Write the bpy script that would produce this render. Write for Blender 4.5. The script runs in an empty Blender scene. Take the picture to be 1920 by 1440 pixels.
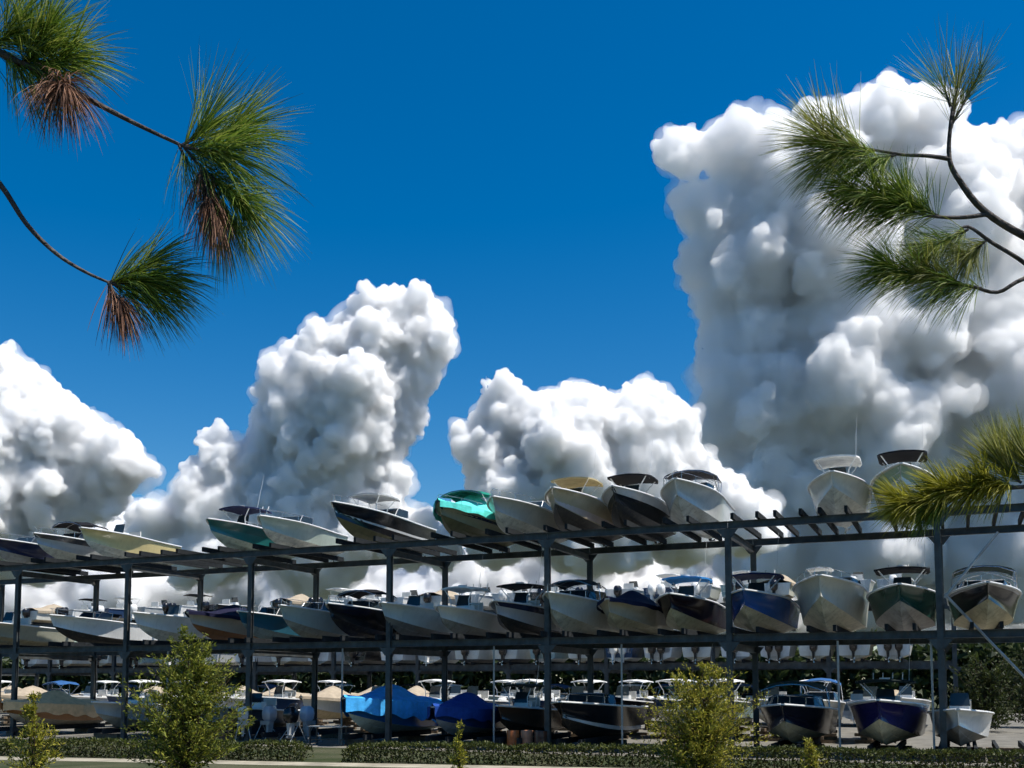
import bpy, bmesh, math, random
import numpy as np
from mathutils import Vector, Matrix, Euler, noise as mnoise

# ------------------------------------------------------------------ camera, sky, sun, exposure
SC = bpy.context.scene
COL = SC.collection
R = math.radians
F = 1950.0                       # focal length in photograph pixels (1920 wide)
PITCH = R(4.5)
EYE = Vector((0.0, 0.0, 3.0))
HORIZON = 1283.0
PY = HORIZON - F * math.tan(PITCH)
cam_d = bpy.data.cameras.new('camera')
cam_d.sensor_width = 36.0
cam_d.lens = F / 1920.0 * 36.0
cam_d.shift_y = (PY - 720.0) / 1920.0
cam_d.clip_start = 0.05
cam_d.clip_end = 60000.0
cam = bpy.data.objects.new('camera', cam_d)
COL.objects.link(cam)
cam.location = EYE
cam.rotation_euler = (R(90) + PITCH, 0, 0)
SC.camera = cam

SUN = Vector((0.44, -0.16, 0.88)).normalized()
SUN_EL = math.asin(SUN.z)
SUN_AZ = math.atan2(SUN.x, SUN.y)          # clockwise from +Y
w = bpy.data.worlds.new('World'); SC.world = w; w.use_nodes = True
nt = w.node_tree; nt.nodes.clear()
sky = nt.nodes.new('ShaderNodeTexSky'); sky.sky_type = 'NISHITA'; sky.sun_disc = False
sky.sun_elevation = SUN_EL; sky.sun_rotation = SUN_AZ
sky.altitude = 0; sky.air_density = 1.0; sky.dust_density = 0.55; sky.ozone_density = 3.5
hs = nt.nodes.new('ShaderNodeHueSaturation'); hs.inputs['Saturation'].default_value = 1.48; hs.inputs['Value'].default_value = 1.0
bg = nt.nodes.new('ShaderNodeBackground'); bg.inputs['Strength'].default_value = 0.066
wo = nt.nodes.new('ShaderNodeOutputWorld')
nt.links.new(sky.outputs[0], hs.inputs['Color']); nt.links.new(hs.outputs[0], bg.inputs['Color'])
nt.links.new(bg.outputs[0], wo.inputs['Surface'])

sun_d = bpy.data.lights.new('sun', 'SUN'); sun_d.energy = 3.9; sun_d.angle = R(0.53); sun_d.color = (1.0, 0.955, 0.89)
sun = bpy.data.objects.new('sun', sun_d); COL.objects.link(sun)
sun.rotation_euler = SUN.to_track_quat('Z', 'Y').to_euler()
sun.location = (30, -10, 60)

SC.view_settings.view_transform = 'Standard'; SC.view_settings.look = 'None'
SC.view_settings.gamma = 1.0; SC.view_settings.exposure = 0.86; SC.view_settings.use_curve_mapping = False
SC.cycles.use_denoising = True
SC.cycles.max_bounces = 8; SC.cycles.diffuse_bounces = 4; SC.cycles.glossy_bounces = 3
SC.cycles.transparent_max_bounces = 48
SC.cycles.sample_clamp_indirect = 6.0

def at(px, py, depth):
    """world point that stands `depth` metres in front of the camera plane and shows at that photograph pixel"""
    cx = (px - 960.0) / F; cy = -(py - PY) / F
    y = math.cos(PITCH) - cy * math.sin(PITCH); z = math.sin(PITCH) + cy * math.cos(PITCH)
    s = depth / y
    return EYE + Vector((cx * s, depth, z * s))

# ------------------------------------------------------------------ materials
MATS = {}
def paint(name, col, rough=.35, spec=.5, var=.08, scale=2.5, metal=0.0, bump=0.0, bscale=40.0, trans=0.0, dirt=0.0, dirtcol=(.16, .13, .09)):
    key = (name, col, rough, var, metal, trans, dirt)
    if key in MATS: return MATS[key]
    m = bpy.data.materials.new(name); m.use_nodes = True
    t = m.node_tree; b = t.nodes['Principled BSDF']; out = t.nodes['Material Output']
    tc = t.nodes.new('ShaderNodeTexCoord')
    n = t.nodes.new('ShaderNodeTexNoise'); n.inputs['Scale'].default_value = scale; n.inputs['Detail'].default_value = 6; n.inputs['Roughness'].default_value = .65
    t.links.new(tc.outputs['Object'], n.inputs['Vector'])
    r = t.nodes.new('ShaderNodeValToRGB')
    r.color_ramp.elements[0].position = .3; r.color_ramp.elements[1].position = .7
    r.color_ramp.elements[0].color = tuple(max(0, c * (1 - 2 * var)) for c in col) + (1,)
    r.color_ramp.elements[1].color = tuple(min(1, c * (1 + var)) for c in col) + (1,)
    t.links.new(n.outputs['Fac'], r.inputs['Fac'])
    src = r.outputs['Color']
    if dirt > 0:
        mp = t.nodes.new('ShaderNodeMapping'); mp.inputs['Scale'].default_value = (5, 5, .8)
        t.links.new(tc.outputs['Object'], mp.inputs['Vector'])
        n2 = t.nodes.new('ShaderNodeTexNoise'); n2.inputs['Scale'].default_value = 1.6; n2.inputs['Detail'].default_value = 5
        t.links.new(mp.outputs[0], n2.inputs['Vector'])
        r2 = t.nodes.new('ShaderNodeMapRange'); r2.inputs['From Min'].default_value = .5; r2.inputs['From Max'].default_value = .75; r2.inputs['To Max'].default_value = dirt
        t.links.new(n2.outputs['Fac'], r2.inputs['Value'])
        mx = t.nodes.new('ShaderNodeMixRGB'); mx.inputs['Color2'].default_value = dirtcol + (1,)
        t.links.new(r2.outputs[0], mx.inputs['Fac']); t.links.new(src, mx.inputs['Color1']); src = mx.outputs[0]
    t.links.new(src, b.inputs['Base Color'])
    b.inputs['Roughness'].default_value = rough; b.inputs['Specular IOR Level'].default_value = spec; b.inputs['Metallic'].default_value = metal
    if bump > 0:
        n3 = t.nodes.new('ShaderNodeTexNoise'); n3.inputs['Scale'].default_value = bscale; n3.inputs['Detail'].default_value = 4
        t.links.new(tc.outputs['Object'], n3.inputs['Vector'])
        bm = t.nodes.new('ShaderNodeBump'); bm.inputs['Strength'].default_value = bump; bm.inputs['Distance'].default_value = .05
        t.links.new(n3.outputs['Fac'], bm.inputs['Height']); t.links.new(bm.outputs[0], b.inputs['Normal'])
    if trans > 0:
        tr = t.nodes.new('ShaderNodeBsdfTranslucent'); t.links.new(src, tr.inputs['Color'])
        ms = t.nodes.new('ShaderNodeMixShader'); ms.inputs['Fac'].default_value = trans
        t.links.new(b.outputs[0], ms.inputs[1]); t.links.new(tr.outputs[0], ms.inputs[2]); t.links.new(ms.outputs[0], out.inputs['Surface'])
    MATS[key] = m
    return m
def leafmat(name, cols, rough=.55, trans=.35, spec=.3):
    """colour picked per leaf island, so every leaf is a little different"""
    m = bpy.data.materials.new(name); m.use_nodes = True
    t = m.node_tree; b = t.nodes['Principled BSDF']; out = t.nodes['Material Output']
    g = t.nodes.new('ShaderNodeNewGeometry'); r = t.nodes.new('ShaderNodeValToRGB')
    els = r.color_ramp.elements
    while len(els) < len(cols): els.new(.5)
    for i, c in enumerate(cols):
        els[i].position = i / max(1, len(cols) - 1); els[i].color = c + (1,)
    t.links.new(g.outputs['Random Per Island'], r.inputs['Fac'])
    t.links.new(r.outputs[0], b.inputs['Base Color'])
    b.inputs['Roughness'].default_value = rough; b.inputs['Specular IOR Level'].default_value = spec
    tr = t.nodes.new('ShaderNodeBsdfTranslucent'); t.links.new(r.outputs[0], tr.inputs['Color'])
    ms = t.nodes.new('ShaderNodeMixShader'); ms.inputs['Fac'].default_value = trans
    t.links.new(b.outputs[0], ms.inputs[1]); t.links.new(tr.outputs[0], ms.inputs[2]); t.links.new(ms.outputs[0], out.inputs['Surface'])
    return m
GLASS = paint('smoked_acrylic', (.02, .03, .035), .06, .6, .1)
STEEL = paint('stainless_tube', (.55, .56, .57), .25, .5, .1, metal=.9)
ALU = paint('white_powdercoat', (.7, .7, .68), .35)
BLACKP = paint('black_plastic', (.012, .012, .014), .3)
RACK = paint('rack_steel', (.062, .073, .075), .55, .35, .35, scale=1.2, dirt=.55, dirtcol=(.09, .05, .03))
RACKL = paint('galvanised_steel', (.38, .39, .38), .5, .4, .2, scale=2, metal=.3, dirt=.4)
CARPET = paint('bunk_carpet', (.025, .028, .03), .9, .1, .3, scale=8)
WOOD = paint('weathered_timber', (.16, .12, .08), .8, .2, .3, scale=6)

# ------------------------------------------------------------------ mesh helpers
class MB:
    def __init__(s): s.v = []; s.f = []
    def add(s, V, Fc):
        n = len(s.v); s.v += [tuple(p) for p in V]; s.f += [tuple(i + n for i in f) for f in Fc]; return s
    def box(s, c, d, rot=None):
        V = []
        for x in (-.5, .5):
            for y in (-.5, .5):
                for z in (-.5, .5):
                    p = Vector((x * d[0], y * d[1], z * d[2]))
                    if rot: p = rot @ p
                    V.append(p + Vector(c))
        return s.add(V, [(0, 1, 3, 2), (4, 6, 7, 5), (0, 4, 5, 1), (2, 3, 7, 6), (0, 2, 6, 4), (1, 5, 7, 3)])
    def hexa(s, bot, top):
        """bot, top: 4 points each, same winding"""
        return s.add(list(bot) + list(top), [(3, 2, 1, 0), (4, 5, 6, 7), (0, 1, 5, 4), (1, 2, 6, 5), (2, 3, 7, 6), (3, 0, 4, 7)])
    def tube(s, pts, r, n=6, r2=None, cap=True):
        pts = [Vector(p) for p in pts]; m = len(pts); V = []; Fc = []
        prev = None
        for i, p in enumerate(pts):
            d = (pts[min(i + 1, m - 1)] - pts[max(i - 1, 0)]).normalized()
            if prev is None:
                a = d.orthogonal().normalized()
            else:
                a = (prev - d * prev.dot(d)).normalized()
            prev = a; b = d.cross(a)
            rr = r if r2 is None else r + (r2 - r) * i / max(1, m - 1)
            if isinstance(r, (list, tuple)): rr = r[i]
            for k in range(n):
                an = 2 * math.pi * k / n
                V.append(p + a * (rr * math.cos(an)) + b * (rr * math.sin(an)))
        for i in range(m - 1):
            for k in range(n):
                k2 = (k + 1) % n
                Fc.append((i * n + k, i * n + k2, (i + 1) * n + k2, (i + 1) * n + k))
        if cap:
            Fc.append(tuple(range(n))[::-1]); Fc.append(tuple(range((m - 1) * n, m * n)))
        return s.add(V, Fc)
    def grid(s, G):
        """G: rows of points"""
        r = len(G); c = len(G[0]); V = [p for row in G for p in row]; Fc = []
        for i in range(r - 1):
            for j in range(c - 1):
                Fc.append((i * c + j, i * c + j + 1, (i + 1) * c + j + 1, (i + 1) * c + j))
        return s.add(V, Fc)
    def build(s, name, mat, parent=None, angle=35, loc=None):
        me = bpy.data.meshes.new(name); me.from_pydata(s.v, [], s.f)
        bm = bmesh.new(); bm.from_mesh(me)
        bmesh.ops.remove_doubles(bm, verts=bm.verts, dist=1e-4)
        bmesh.ops.recalc_face_normals(bm, faces=bm.faces)
        bm.to_mesh(me); bm.free()
        me.materials.append(mat)
        for p in me.polygons: p.use_smooth = True
        me.set_sharp_from_angle(angle=R(angle))
        o = bpy.data.objects.new(name, me); COL.objects.link(o)
        if parent is not None: o.parent = parent
        if loc is not None: o.location = loc
        return o
    def raw(s, name, mat, parent=None, smooth=False):
        me = bpy.data.meshes.new(name); me.from_pydata(s.v, [], s.f); me.materials.append(mat)
        if smooth:
            for p in me.polygons: p.use_smooth = True
        o = bpy.data.objects.new(name, me); COL.objects.link(o)
        if parent is not None: o.parent = parent
        return o
def thing(name, label, cat, loc=(0, 0, 0), rz=0.0, group=None):
    o = bpy.data.objects.new(name, None); COL.objects.link(o); o.empty_display_size = .3
    o.location = loc; o.rotation_euler = (0, 0, rz); o['label'] = label; o['category'] = cat
    if group: o['group'] = group
    return o
def tag(o, label, cat, group=None):
    o['label'] = label; o['category'] = cat
    if group: o['group'] = group
    return o
def place_copy(src, parent=None):
    c = src.copy(); COL.objects.link(c)
    if parent is not None: c.parent = parent
    return c
def copy_tree(o, parent=None):
    kids = [k for k in bpy.data.objects if k.parent == o]
    c = place_copy(o, parent)
    for k in kids: copy_tree(k, c)
    return c

# ------------------------------------------------------------------ the ground
def ground_mat():
    m = bpy.data.materials.new('grass_and_earth'); m.use_nodes = True
    t = m.node_tree; b = t.nodes['Principled BSDF']
    tc = t.nodes.new('ShaderNodeTexCoord')
    n1 = t.nodes.new('ShaderNodeTexNoise'); n1.inputs['Scale'].default_value = .35; n1.inputs['Detail'].default_value = 8
    n2 = t.nodes.new('ShaderNodeTexNoise'); n2.inputs['Scale'].default_value = 9; n2.inputs['Detail'].default_value = 6
    for n in (n1, n2): t.links.new(tc.outputs['Object'], n.inputs['Vector'])
    r1 = t.nodes.new('ShaderNodeValToRGB'); e = r1.color_ramp.elements
    e[0].position = .35; e[0].color = (.04, .055, .022, 1); e[1].position = .68; e[1].color = (.10, .10, .06, 1)
    r2 = t.nodes.new('ShaderNodeValToRGB'); e = r2.color_ramp.elements
    e[0].position = .3; e[0].color = (.55, .55, .55, 1); e[1].position = .75; e[1].color = (1, 1, 1, 1)
    t.links.new(n1.outputs['Fac'], r1.inputs[0]); t.links.new(n2.outputs['Fac'], r2.inputs[0])
    mx = t.nodes.new('ShaderNodeMixRGB'); mx.blend_type = 'MULTIPLY'; mx.inputs[0].default_value = 1
    t.links.new(r1.outputs[0], mx.inputs[1]); t.links.new(r2.outputs[0], mx.inputs[2]); t.links.new(mx.outputs[0], b.inputs['Base Color'])
    b.inputs['Roughness'].default_value = .95; b.inputs['Specular IOR Level'].default_value = .1
    bp = t.nodes.new('ShaderNodeBump'); bp.inputs['Strength'].default_value = .6; bp.inputs['Distance'].default_value = .08
    t.links.new(n2.outputs['Fac'], bp.inputs['Height']); t.links.new(bp.outputs[0], b.inputs['Normal'])
    return m
def mound(x, y):
    """the photographer stands on a low bank that runs down to the yard"""
    def sm(a, b, v):
        v = min(1, max(0, (v - a) / (b - a))); return v * v * (3 - 2 * v)
    return 1.4 * (1 - sm(6, 22, math.hypot(x * .6, y)))
rows = [-30000, -3000, -300, -60, -30] + [(-24 + 2 * i) for i in range(25)] + [32, 60, 200, 800, 3000, 30000]
cols = [-30000, -3000, -300, -80, -50] + [(-40 + 4 * i) for i in range(21)] + [50, 80, 300, 3000, 30000]
g = MB(); g.grid([[(x, y, mound(x, y)) for x in cols] for y in rows])
ground = g.raw('ground', ground_mat(), smooth=True); ground['kind'] = 'structure'
YARD = paint('shell_rock_yard', (.17, .16, .135), .9, .15, .2, scale=.8, bump=.4, bscale=14)

# ------------------------------------------------------------------ the boat rack's own axes
PHI = R(23.2)
U = Vector((math.cos(PHI), -math.sin(PHI), 0))       # along the rack, towards its near end
N = Vector((math.sin(PHI), math.cos(PHI), 0))        # from the open face to the back
P0 = Vector((9.27, 44.3, 0))                         # foot of a front post
BAY = 8.31; DEEP = 6.0
LEVELS = (0.30, 5.15, 10.0)
def along(px, z, off, base=None):
    """rack coordinate s (metres left of P0) of a point at height z, `off` metres before the face"""
    b = (base or P0) - N * off
    k = (px - 960) / F; cp, sp = math.cos(PITCH), math.sin(PITCH)
    return (b.x - k * (b.y * cp + (z - EYE.z) * sp)) / (U.x - k * U.y * cp)

def hull_curves(L, B, H):
    def sm(a, b, v):
        v = min(1, max(0, (v - a) / (b - a))); return v
    def sheer(u):
        return (B / 2 * (.94 + .06 * min(1, u / .4)) * (1 - .965 * sm(.45, 1, u) ** 2.3), L * (u - .5), H * (.80 + .20 * u ** 1.7))
    def chine(u):
        return (B / 2 * .83 * (1 - .99 * sm(.35, 1, u) ** 1.9), L * (.955 * u - .5), .33 + (.60 * H - .33) * sm(.25, 1, u) ** 2.1)
    def keel(u):
        return (0, L * (.90 * u - .5), .40 * H * sm(.6, 1, u) ** 2.2)
    def side(u, v):
        a, c = chine(u), sheer(u)
        fl = .075 * B * math.sin(math.pi * v) * sm(.4, .9, u) ** 1.2
        return (max(.012, a[0] + (c[0] - a[0]) * v - fl), a[1] + (c[1] - a[1]) * v, a[2] + (c[2] - a[2]) * v)
    return sheer, chine, keel, side
def fl(p, s=1): return (s * p[0], -p[1], p[2])          # bow towards local -Y

def make_boat(root, L=7.2, B=2.5, H=1.55, hull=None, bottom=None, stripe=None, deck=None, top='ttop', topmat=None, motor=None, motors=1, rail=None, style='console', detail=True, drape=.22, peak=.75, second_top=None):
    sheer, chine, keel, side = hull_curves(L, B, H)
    NS = 20 if detail else 10
    us = [1 - (1 - i / NS) ** 1.35 for i in range(NS + 1)]
    vs = [0, .2, .45, .7, .88, 1] if detail else [0, .5, 1]
    # topsides with the transom
    m = MB()
    m.grid([[fl(side(u, v), -1) for v in vs[::-1]] for u in us])
    m.grid([[fl(side(u, v)) for v in vs] for u in us])
    e = us[-1]
    m.grid([[fl(side(e, v), -1), fl(side(e, v))] for v in vs])
    k0 = keel(0)
    m.grid([[fl(side(0, v), -1), (0, fl(k0)[1], side(0, v)[2]), fl(side(0, v))] for v in vs])
    m.build('hull', hull, root, 40)
    # bottom, with a step strake
    m = MB(); rws = []
    for u in us:
        k, c = keel(u), chine(u)
        c = (max(.012, c[0]), c[1], c[2])
        mid = tuple((k[i] * .45 + c[i] * .55) for i in range(3))
        mid2 = (mid[0], mid[1], mid[2] - .015)
        rws.append([fl(c, -1), fl(mid, -1), fl(mid2, -1), fl(k), fl(mid2), fl(mid), fl(c)])
    m.grid(rws)
    b0 = rws[0]
    m.add([b0[0], b0[3], b0[6]], [(0, 1, 2)])
    m.grid([[rws[-1][0], rws[-1][6]], [rws[-1][3], rws[-1][3]]])
    m.build('hull_bottom', bottom, root, 20)
    # painted sheer band, a thin skin proud of the topsides
    if stripe is not None:
        mat, v0, v1 = stripe
        m = MB()
        for s in (-1, 1):
            m.grid([[(p[0] + s * .007, p[1] - .004, p[2]) for p in (fl(side(u, v0), s), fl(side(u, (v0 + v1) / 2), s), fl(side(u, v1), s))] for u in us])
        m.build('sheer_stripe', mat, root, 40)
    # rub rail
    m = MB()
    for s in (-1, 1):
        m.tube([(lambda p: (p[0] + s * .015, p[1], p[2] - .02))(fl(sheer(u), s)) for u in us], .045, 6 if detail else 4)
    p = fl(sheer(1)); m.tube([(-p[0] - .01, p[1] - .01, p[2] - .02), (p[0] + .01, p[1] - .01, p[2] - .02)], .035, 4)
    m.build('rub_rail', rail or ALU, root)
    # deck, cockpit liner, sole
    uf = .60 if style != 'cuddy' else .42
    m = MB(); SD = .18
    ins = lambda u: max(.02, sheer(u)[0] - SD)
    def low(u):                                    # half width of the cockpit sole, inside the planking
        a, c = chine(u), sheer(u); v = min(1, max(0, (H * .46 - a[2]) / (c[2] - a[2])))
        return max(.02, min(ins(u), side(u, v)[0] * .93 - .04, side(u, max(0, v - .12))[0] * .93 - .04))
    du = [u for u in us if u < uf] + [uf]
    for s in (-1, 1):
        m.grid([[fl(sheer(u), s), fl((ins(u), sheer(u)[1], sheer(u)[2] + .02), s), fl((low(u), sheer(u)[1], H * .46), s)] for u in du])
    m.grid([[fl((low(u), sheer(u)[1], H * .46), -1), fl((low(u), sheer(u)[1], H * .46))] for u in du])
    fu = [uf] + [u for u in us if u > uf]
    crown = .05 if style != 'cuddy' else .22
    m.grid([[fl((sheer(u)[0] * q, sheer(u)[1], sheer(u)[2] + .02 + crown * (1 - q * q) * min(1, (1 - u) * 4)), s) for (q, s) in ((1, -1), (.6, -1), (.25, -1), (0, 1), (.25, 1), (.6, 1), (1, 1))] for u in fu])
    m.grid([[fl((ins(uf), sheer(uf)[1], sheer(uf)[2] + .02), -1), fl((ins(uf), sheer(uf)[1], sheer(uf)[2] + .02))], [fl((low(uf), sheer(uf)[1], H * .46), -1), fl((low(uf), sheer(uf)[1], H * .46))]])
    m.grid([[fl((ins(0), sheer(0)[1], sheer(0)[2]), -1), fl((ins(0), sheer(0)[1], sheer(0)[2]))], [fl((low(0), sheer(0)[1], H * .46), -1), fl((low(0), sheer(0)[1], H * .46))]])
    m.grid([[fl(sheer(0), -1), fl(sheer(0))], [fl((ins(0), sheer(0)[1] + .02, sheer(0)[2] + .01), -1), fl((ins(0), sheer(0)[1] + .02, sheer(0)[2] + .01))]])
    m.build('deck', deck, root, 30)
    zs = H * .46
    yc = .05 * L
    if top == 'cover':
        m = MB(); G = []; sd = L * 31.7 + B * 7.7
        qs = [-1.02, -1.015] + [-1 + i * .1 for i in range(21)] + [1.015, 1.02]
        NU = 44 if detail else 10
        for iu in range(NU + 1):
            u = 1 - (1 - iu / NU) ** 1.2
            p = sheer(u); ridge = p[2] + .10 + peak * math.exp(-((u - .45) / .22) ** 2) + .22 * math.exp(-((u - .05) / .12) ** 2)
            row = []
            for q in qs:
                a = abs(q)
                wr = .045 * mnoise.noise(Vector((u * 9, q * 2.2, sd))) + .03 * abs(mnoise.noise(Vector((u * 26 + q * 3, q * 3, sd + 5)))) - .04 * math.sin(math.pi * min(1, a)) * abs(math.sin(u * 14)) ** 3
                if a > 1.017: z = p[2] - drape * (1 - .35 * u) * (1 + .12 * math.sin(u * 31 + q))
                elif a > 1.0: z = p[2] + .02
                else: z = p[2] + .02 + (ridge - p[2]) * (1 - a ** 1.5) + wr
                off = (.075 + .05 * abs(mnoise.noise(Vector((u * 20, q, sd))))) if a > 1 else .05 * a
                row.append((math.copysign(max(.03, p[0] * min(1, a) + off), q) if abs(q) > .01 else 0, -p[1] - (.09 if u > .98 else 0), z))
            G.append(row)
        m.grid(G); m.build('canvas_cover', topmat, root, 50); top = second_top or top; topmat = canvas((.01, .2, .14)) if second_top else topmat
    if top != 'cover':
        if style == 'console':
            m = MB(); w_, d_ = .42, .34; hc = H * .46 + .95
            m.hexa([(-w_, -yc - d_ - .08, zs), (w_, -yc - d_ - .08, zs), (w_, -yc + d_, zs), (-w_, -yc + d_, zs)],
                   [(-w_ * .92, -yc - d_ * .5, hc), (w_ * .92, -yc - d_ * .5, hc), (w_ * .92, -yc + d_ * .8, hc), (-w_ * .92, -yc + d_ * .8, hc)])
            m.box((0, -yc + .95, zs + .28), (.9, .5, .56))
            co = m.build('console', deck, root)
            m = MB()
            m.hexa([(-w_ * .95, -yc - d_ * .62, hc - .03), (w_ * .95, -yc - d_ * .62, hc - .03), (w_ * .95, -yc - d_ * .62 + .02, hc - .03), (-w_ * .95, -yc - d_ * .62 + .02, hc - .03)],
                   [(-w_ * .8, -yc - d_ * .1, hc + .5), (w_ * .8, -yc - d_ * .1, hc + .5), (w_ * .8, -yc - d_ * .1 + .02, hc + .5), (-w_ * .8, -yc - d_ * .1 + .02, hc + .5)])
            m.build('windshield', GLASS, root)
            m = MB(); m.hexa([(-.45, -yc + .72, zs + .57), (.45, -yc + .72, zs + .57), (.45, -yc + 1.18, zs + .57), (-.45, -yc + 1.18, zs + .57)],
                             [(-.42, -yc + .75, zs + .72), (.42, -yc + .75, zs + .72), (.42, -yc + 1.16, zs + .72), (-.42, -yc + 1.16, zs + .72)])
            m.box((0, -yc + 1.2, zs + .95), (.84, .09, .42)); m.build('helm_seat', paint('seat_vinyl', (.62, .6, .55), .5), root)
        else:
            # wrap-round windshield with raked panes
            u0 = uf + .02; p = sheer(u0); zb = p[2] + .04 + (crown * .5 if style == 'cuddy' else 0); wb = p[0] * .86; hw = .48
            pts = [(-wb, -p[1] + .75, zb - .02), (-wb * .72, -p[1] - .06, zb + .03), (wb * .72, -p[1] - .06, zb + .03), (wb, -p[1] + .75, zb - .02)]
            tp = [(-wb * .9, -p[1] + .95, zb + hw * .8), (-wb * .66, -p[1] + .36, zb + hw), (wb * .66, -p[1] + .36, zb + hw), (wb * .9, -p[1] + .95, zb + hw * .8)]
            for i in range(3):
                m = MB(); o_ = Vector((0, .015, 0))
                a, b_, c, d = Vector(pts[i]), Vector(pts[i + 1]), Vector(tp[i + 1]), Vector(tp[i])
                m.hexa([a, b_, b_ + o_, a + o_], [d, c, c + o_, d + o_]); m.build('windshield_pane', GLASS, root)
            m = MB()
            for i in range(4): m.tube([pts[i], tp[i]], .018, 5)
            m.tube(tp, .02, 5); m.build('windshield_frame', STEEL, root)
            vin = paint('seat_vinyl', (.62, .6, .55), .5)
            for x in (-.42, .42):
                m = MB(); m.box((x, -yc + .25, zs + .3), (.5, .5, .6)); m.box((x, -yc + .47, zs + .7), (.48, .1, .55)); m.build('seat', vin, root)
            m = MB(); m.box((0, L * .5 - .75, zs + .22), (B * .66, .5, .42)); m.box((0, L * .5 - .53, zs + .45), (B * .64, .1, .4)); m.build('stern_bench', vin, root)
        zt = zs + 1.72
        if top in ('ttop', 'hard'):
            m = MB(); tw, t0, t1 = B * .38, -yc - 1.0, -yc + 1.25
            G = []
            for j in range(7):
                q = j / 6; y = t0 + (t1 - t0) * q
                G.append([(x * tw * (1 if 0 < j < 6 else .9), y, zt + .10 * (1 - x * x) + .06 * math.sin(math.pi * q)) for x in (-1, -.6, 0, .6, 1)])
            m.grid(G); m.grid([[(x, y, z - .07) for x, y, z in r] for r in G])
            for r in (G[0], G[-1]): m.grid([r, [(x, y, z - .07) for x, y, z in r]])
            for c in (0, -1): m.grid([[r[c] for r in G], [(r[c][0], r[c][1], r[c][2] - .07) for r in G]])
            ct = m.build('top_canopy', topmat, root, 40)
            for s in (-1, 1):
                m = MB()
                for (ya, yb) in ((-yc - .45, -yc - .75), (-yc + .3, -yc + .9)):
                    m.tube([(s * .46, ya, zs), (s * .5, ya * .5 + yb * .5, zs + 1.2), (s * tw * .85, yb, zt)], .028, 5)
                m.tube([(s * .49, -yc - .58, zs + 1.0), (s * .49, -yc + .55, zs + 1.0)], .022, 5)
                m.build('top_frame', ALU, root)
            if detail:
                for k in range(4):
                    m = MB(); m.tube([(-.6 + .4 * k, t1, zt + .05), (-.6 + .4 * k, t1 + .16, zt + .42)], .025, 5); m.build('rod_holder', ALU, root)
                m = MB(); m.tube([(tw * .8, -yc, zt), (tw * .85, -yc + .5, zt + 2.0)], .012, 4, .005); m.build('antenna', ALU, root)
                m = MB(); m.tube([(0, -yc - .3, zt + .12), (0, -yc - .3, zt + .2)], .22, 12); m.build('radar_dome', ALU, root)
        elif top == 'bimini':
            m = MB(); tw = B * .42; t0, t1 = -yc - .7, -yc + 1.5; zt -= .1; G = []
            for j in range(9):
                q = j / 8; y = t0 + (t1 - t0) * q; sag = .12 * abs(math.sin(2 * math.pi * q))
                G.append([(x * tw, y, zt + .28 * (1 - x * x) ** .7 - sag * .4 - .12 * (2 * q - 1) ** 2) for x in (-1, -.85, -.5, 0, .5, .85, 1)])
            m.grid(G); m.grid([[(x, y, z - .02) for x, y, z in r] for r in G])
            m.build('bimini_canvas', topmat, root, 50)
            m = MB()
            for q in (0, .5, 1):
                y = t0 + (t1 - t0) * q; zz = zt - (.12 if q != .5 else 0) - .03; ft = (B / 2 - .1, (t0 + t1) / 2, sheer(.4)[2])
                m = MB(); m.tube([(-ft[0], ft[1], ft[2]), (-tw, y, zz), (-tw * .5, y, zz + .21), (0, y, zz + .27), (tw * .5, y, zz + .21), (tw, y, zz), ft], .018, 5)
                m.build('bimini_hoop', STEEL, root)
        elif top == 'folded':
            m = MB(); m.tube([(-B * .42, -yc + .9, zt - .75), (0, -yc + .9, zt - .62), (B * .42, -yc + .9, zt - .75)], .11, 8); m.build('folded_bimini', topmat, root)
            for s in (-1, 1):
                m = MB(); m.tube([(s * (B / 2 - .1), -yc + .3, sheer(.4)[2]), (s * B * .42, -yc + .9, zt - .75)], .018, 5); m.build('bimini_strut', STEEL, root)
        if style != 'console' and detail:
            m = MB(); hr = .34
            for s in (-1, 1):
                pr = [fl((max(.03, sheer(u)[0] - .08), sheer(u)[1] - .05, sheer(u)[2] + hr), s) for u in us if u > .62]
                m.tube(pr, .014, 5)
                for u in us[::3]:
                    if u > .62:
                        a = fl((max(.03, sheer(u)[0] - .08), sheer(u)[1] - .05, sheer(u)[2]), s); m.tube([a, (a[0], a[1], a[2] + hr)], .012, 4)
            m.build('bow_rail', STEEL, root)
    # outboard motors
    if motor is not None:
        xs = [0] if motors == 1 else [-.36, .36]
        for x in xs:
            y = L / 2 + .35
            m = MB(); sec = []
            for (z, w_, f_, b_) in ((.62, .15, .2, .22), (.78, .24, .3, .34), (1.05, .26, .34, .38), (1.28, .24, .32, .34), (1.42, .16, .2, .2)):
                sec.append([(x - w_, y - f_ * .8, z), (x - w_ * .6, y - f_, z), (x + w_ * .6, y - f_, z), (x + w_, y - f_ * .8, z), (x + w_, y + b_ * .7, z), (x + w_ * .6, y + b_, z), (x - w_ * .6, y + b_, z), (x - w_, y + b_ * .7, z), (x - w_, y - f_ * .8, z)])
            m.grid(sec); m.add(sec[-1][:-1], [tuple(range(8))]); m.add(sec[0][:-1], [tuple(range(8))[::-1]])
            ob = m.build('outboard_motor', motor, root, 45)
            m = MB(); m.hexa([(x - .05, y - .16, -.05), (x + .05, y - .16, -.05), (x + .05, y + .16, -.05), (x - .05, y + .16, -.05)], [(x - .11, y - .18, .64), (x + .11, y - .18, .64), (x + .11, y + .2, .64), (x - .11, y + .2, .64)])
            m.box((x, y + .05, .12), (.28, .42, .025)); m.tube([(x, y - .22, .0), (x, y, .0), (x, y + .28, .0)], [.02, .07, .05], 7)
            m.box((x, y - .3, .75), (.24, .3, .3))
            m.build('lower_unit', motor, ob, 40)
            m = MB()
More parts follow.
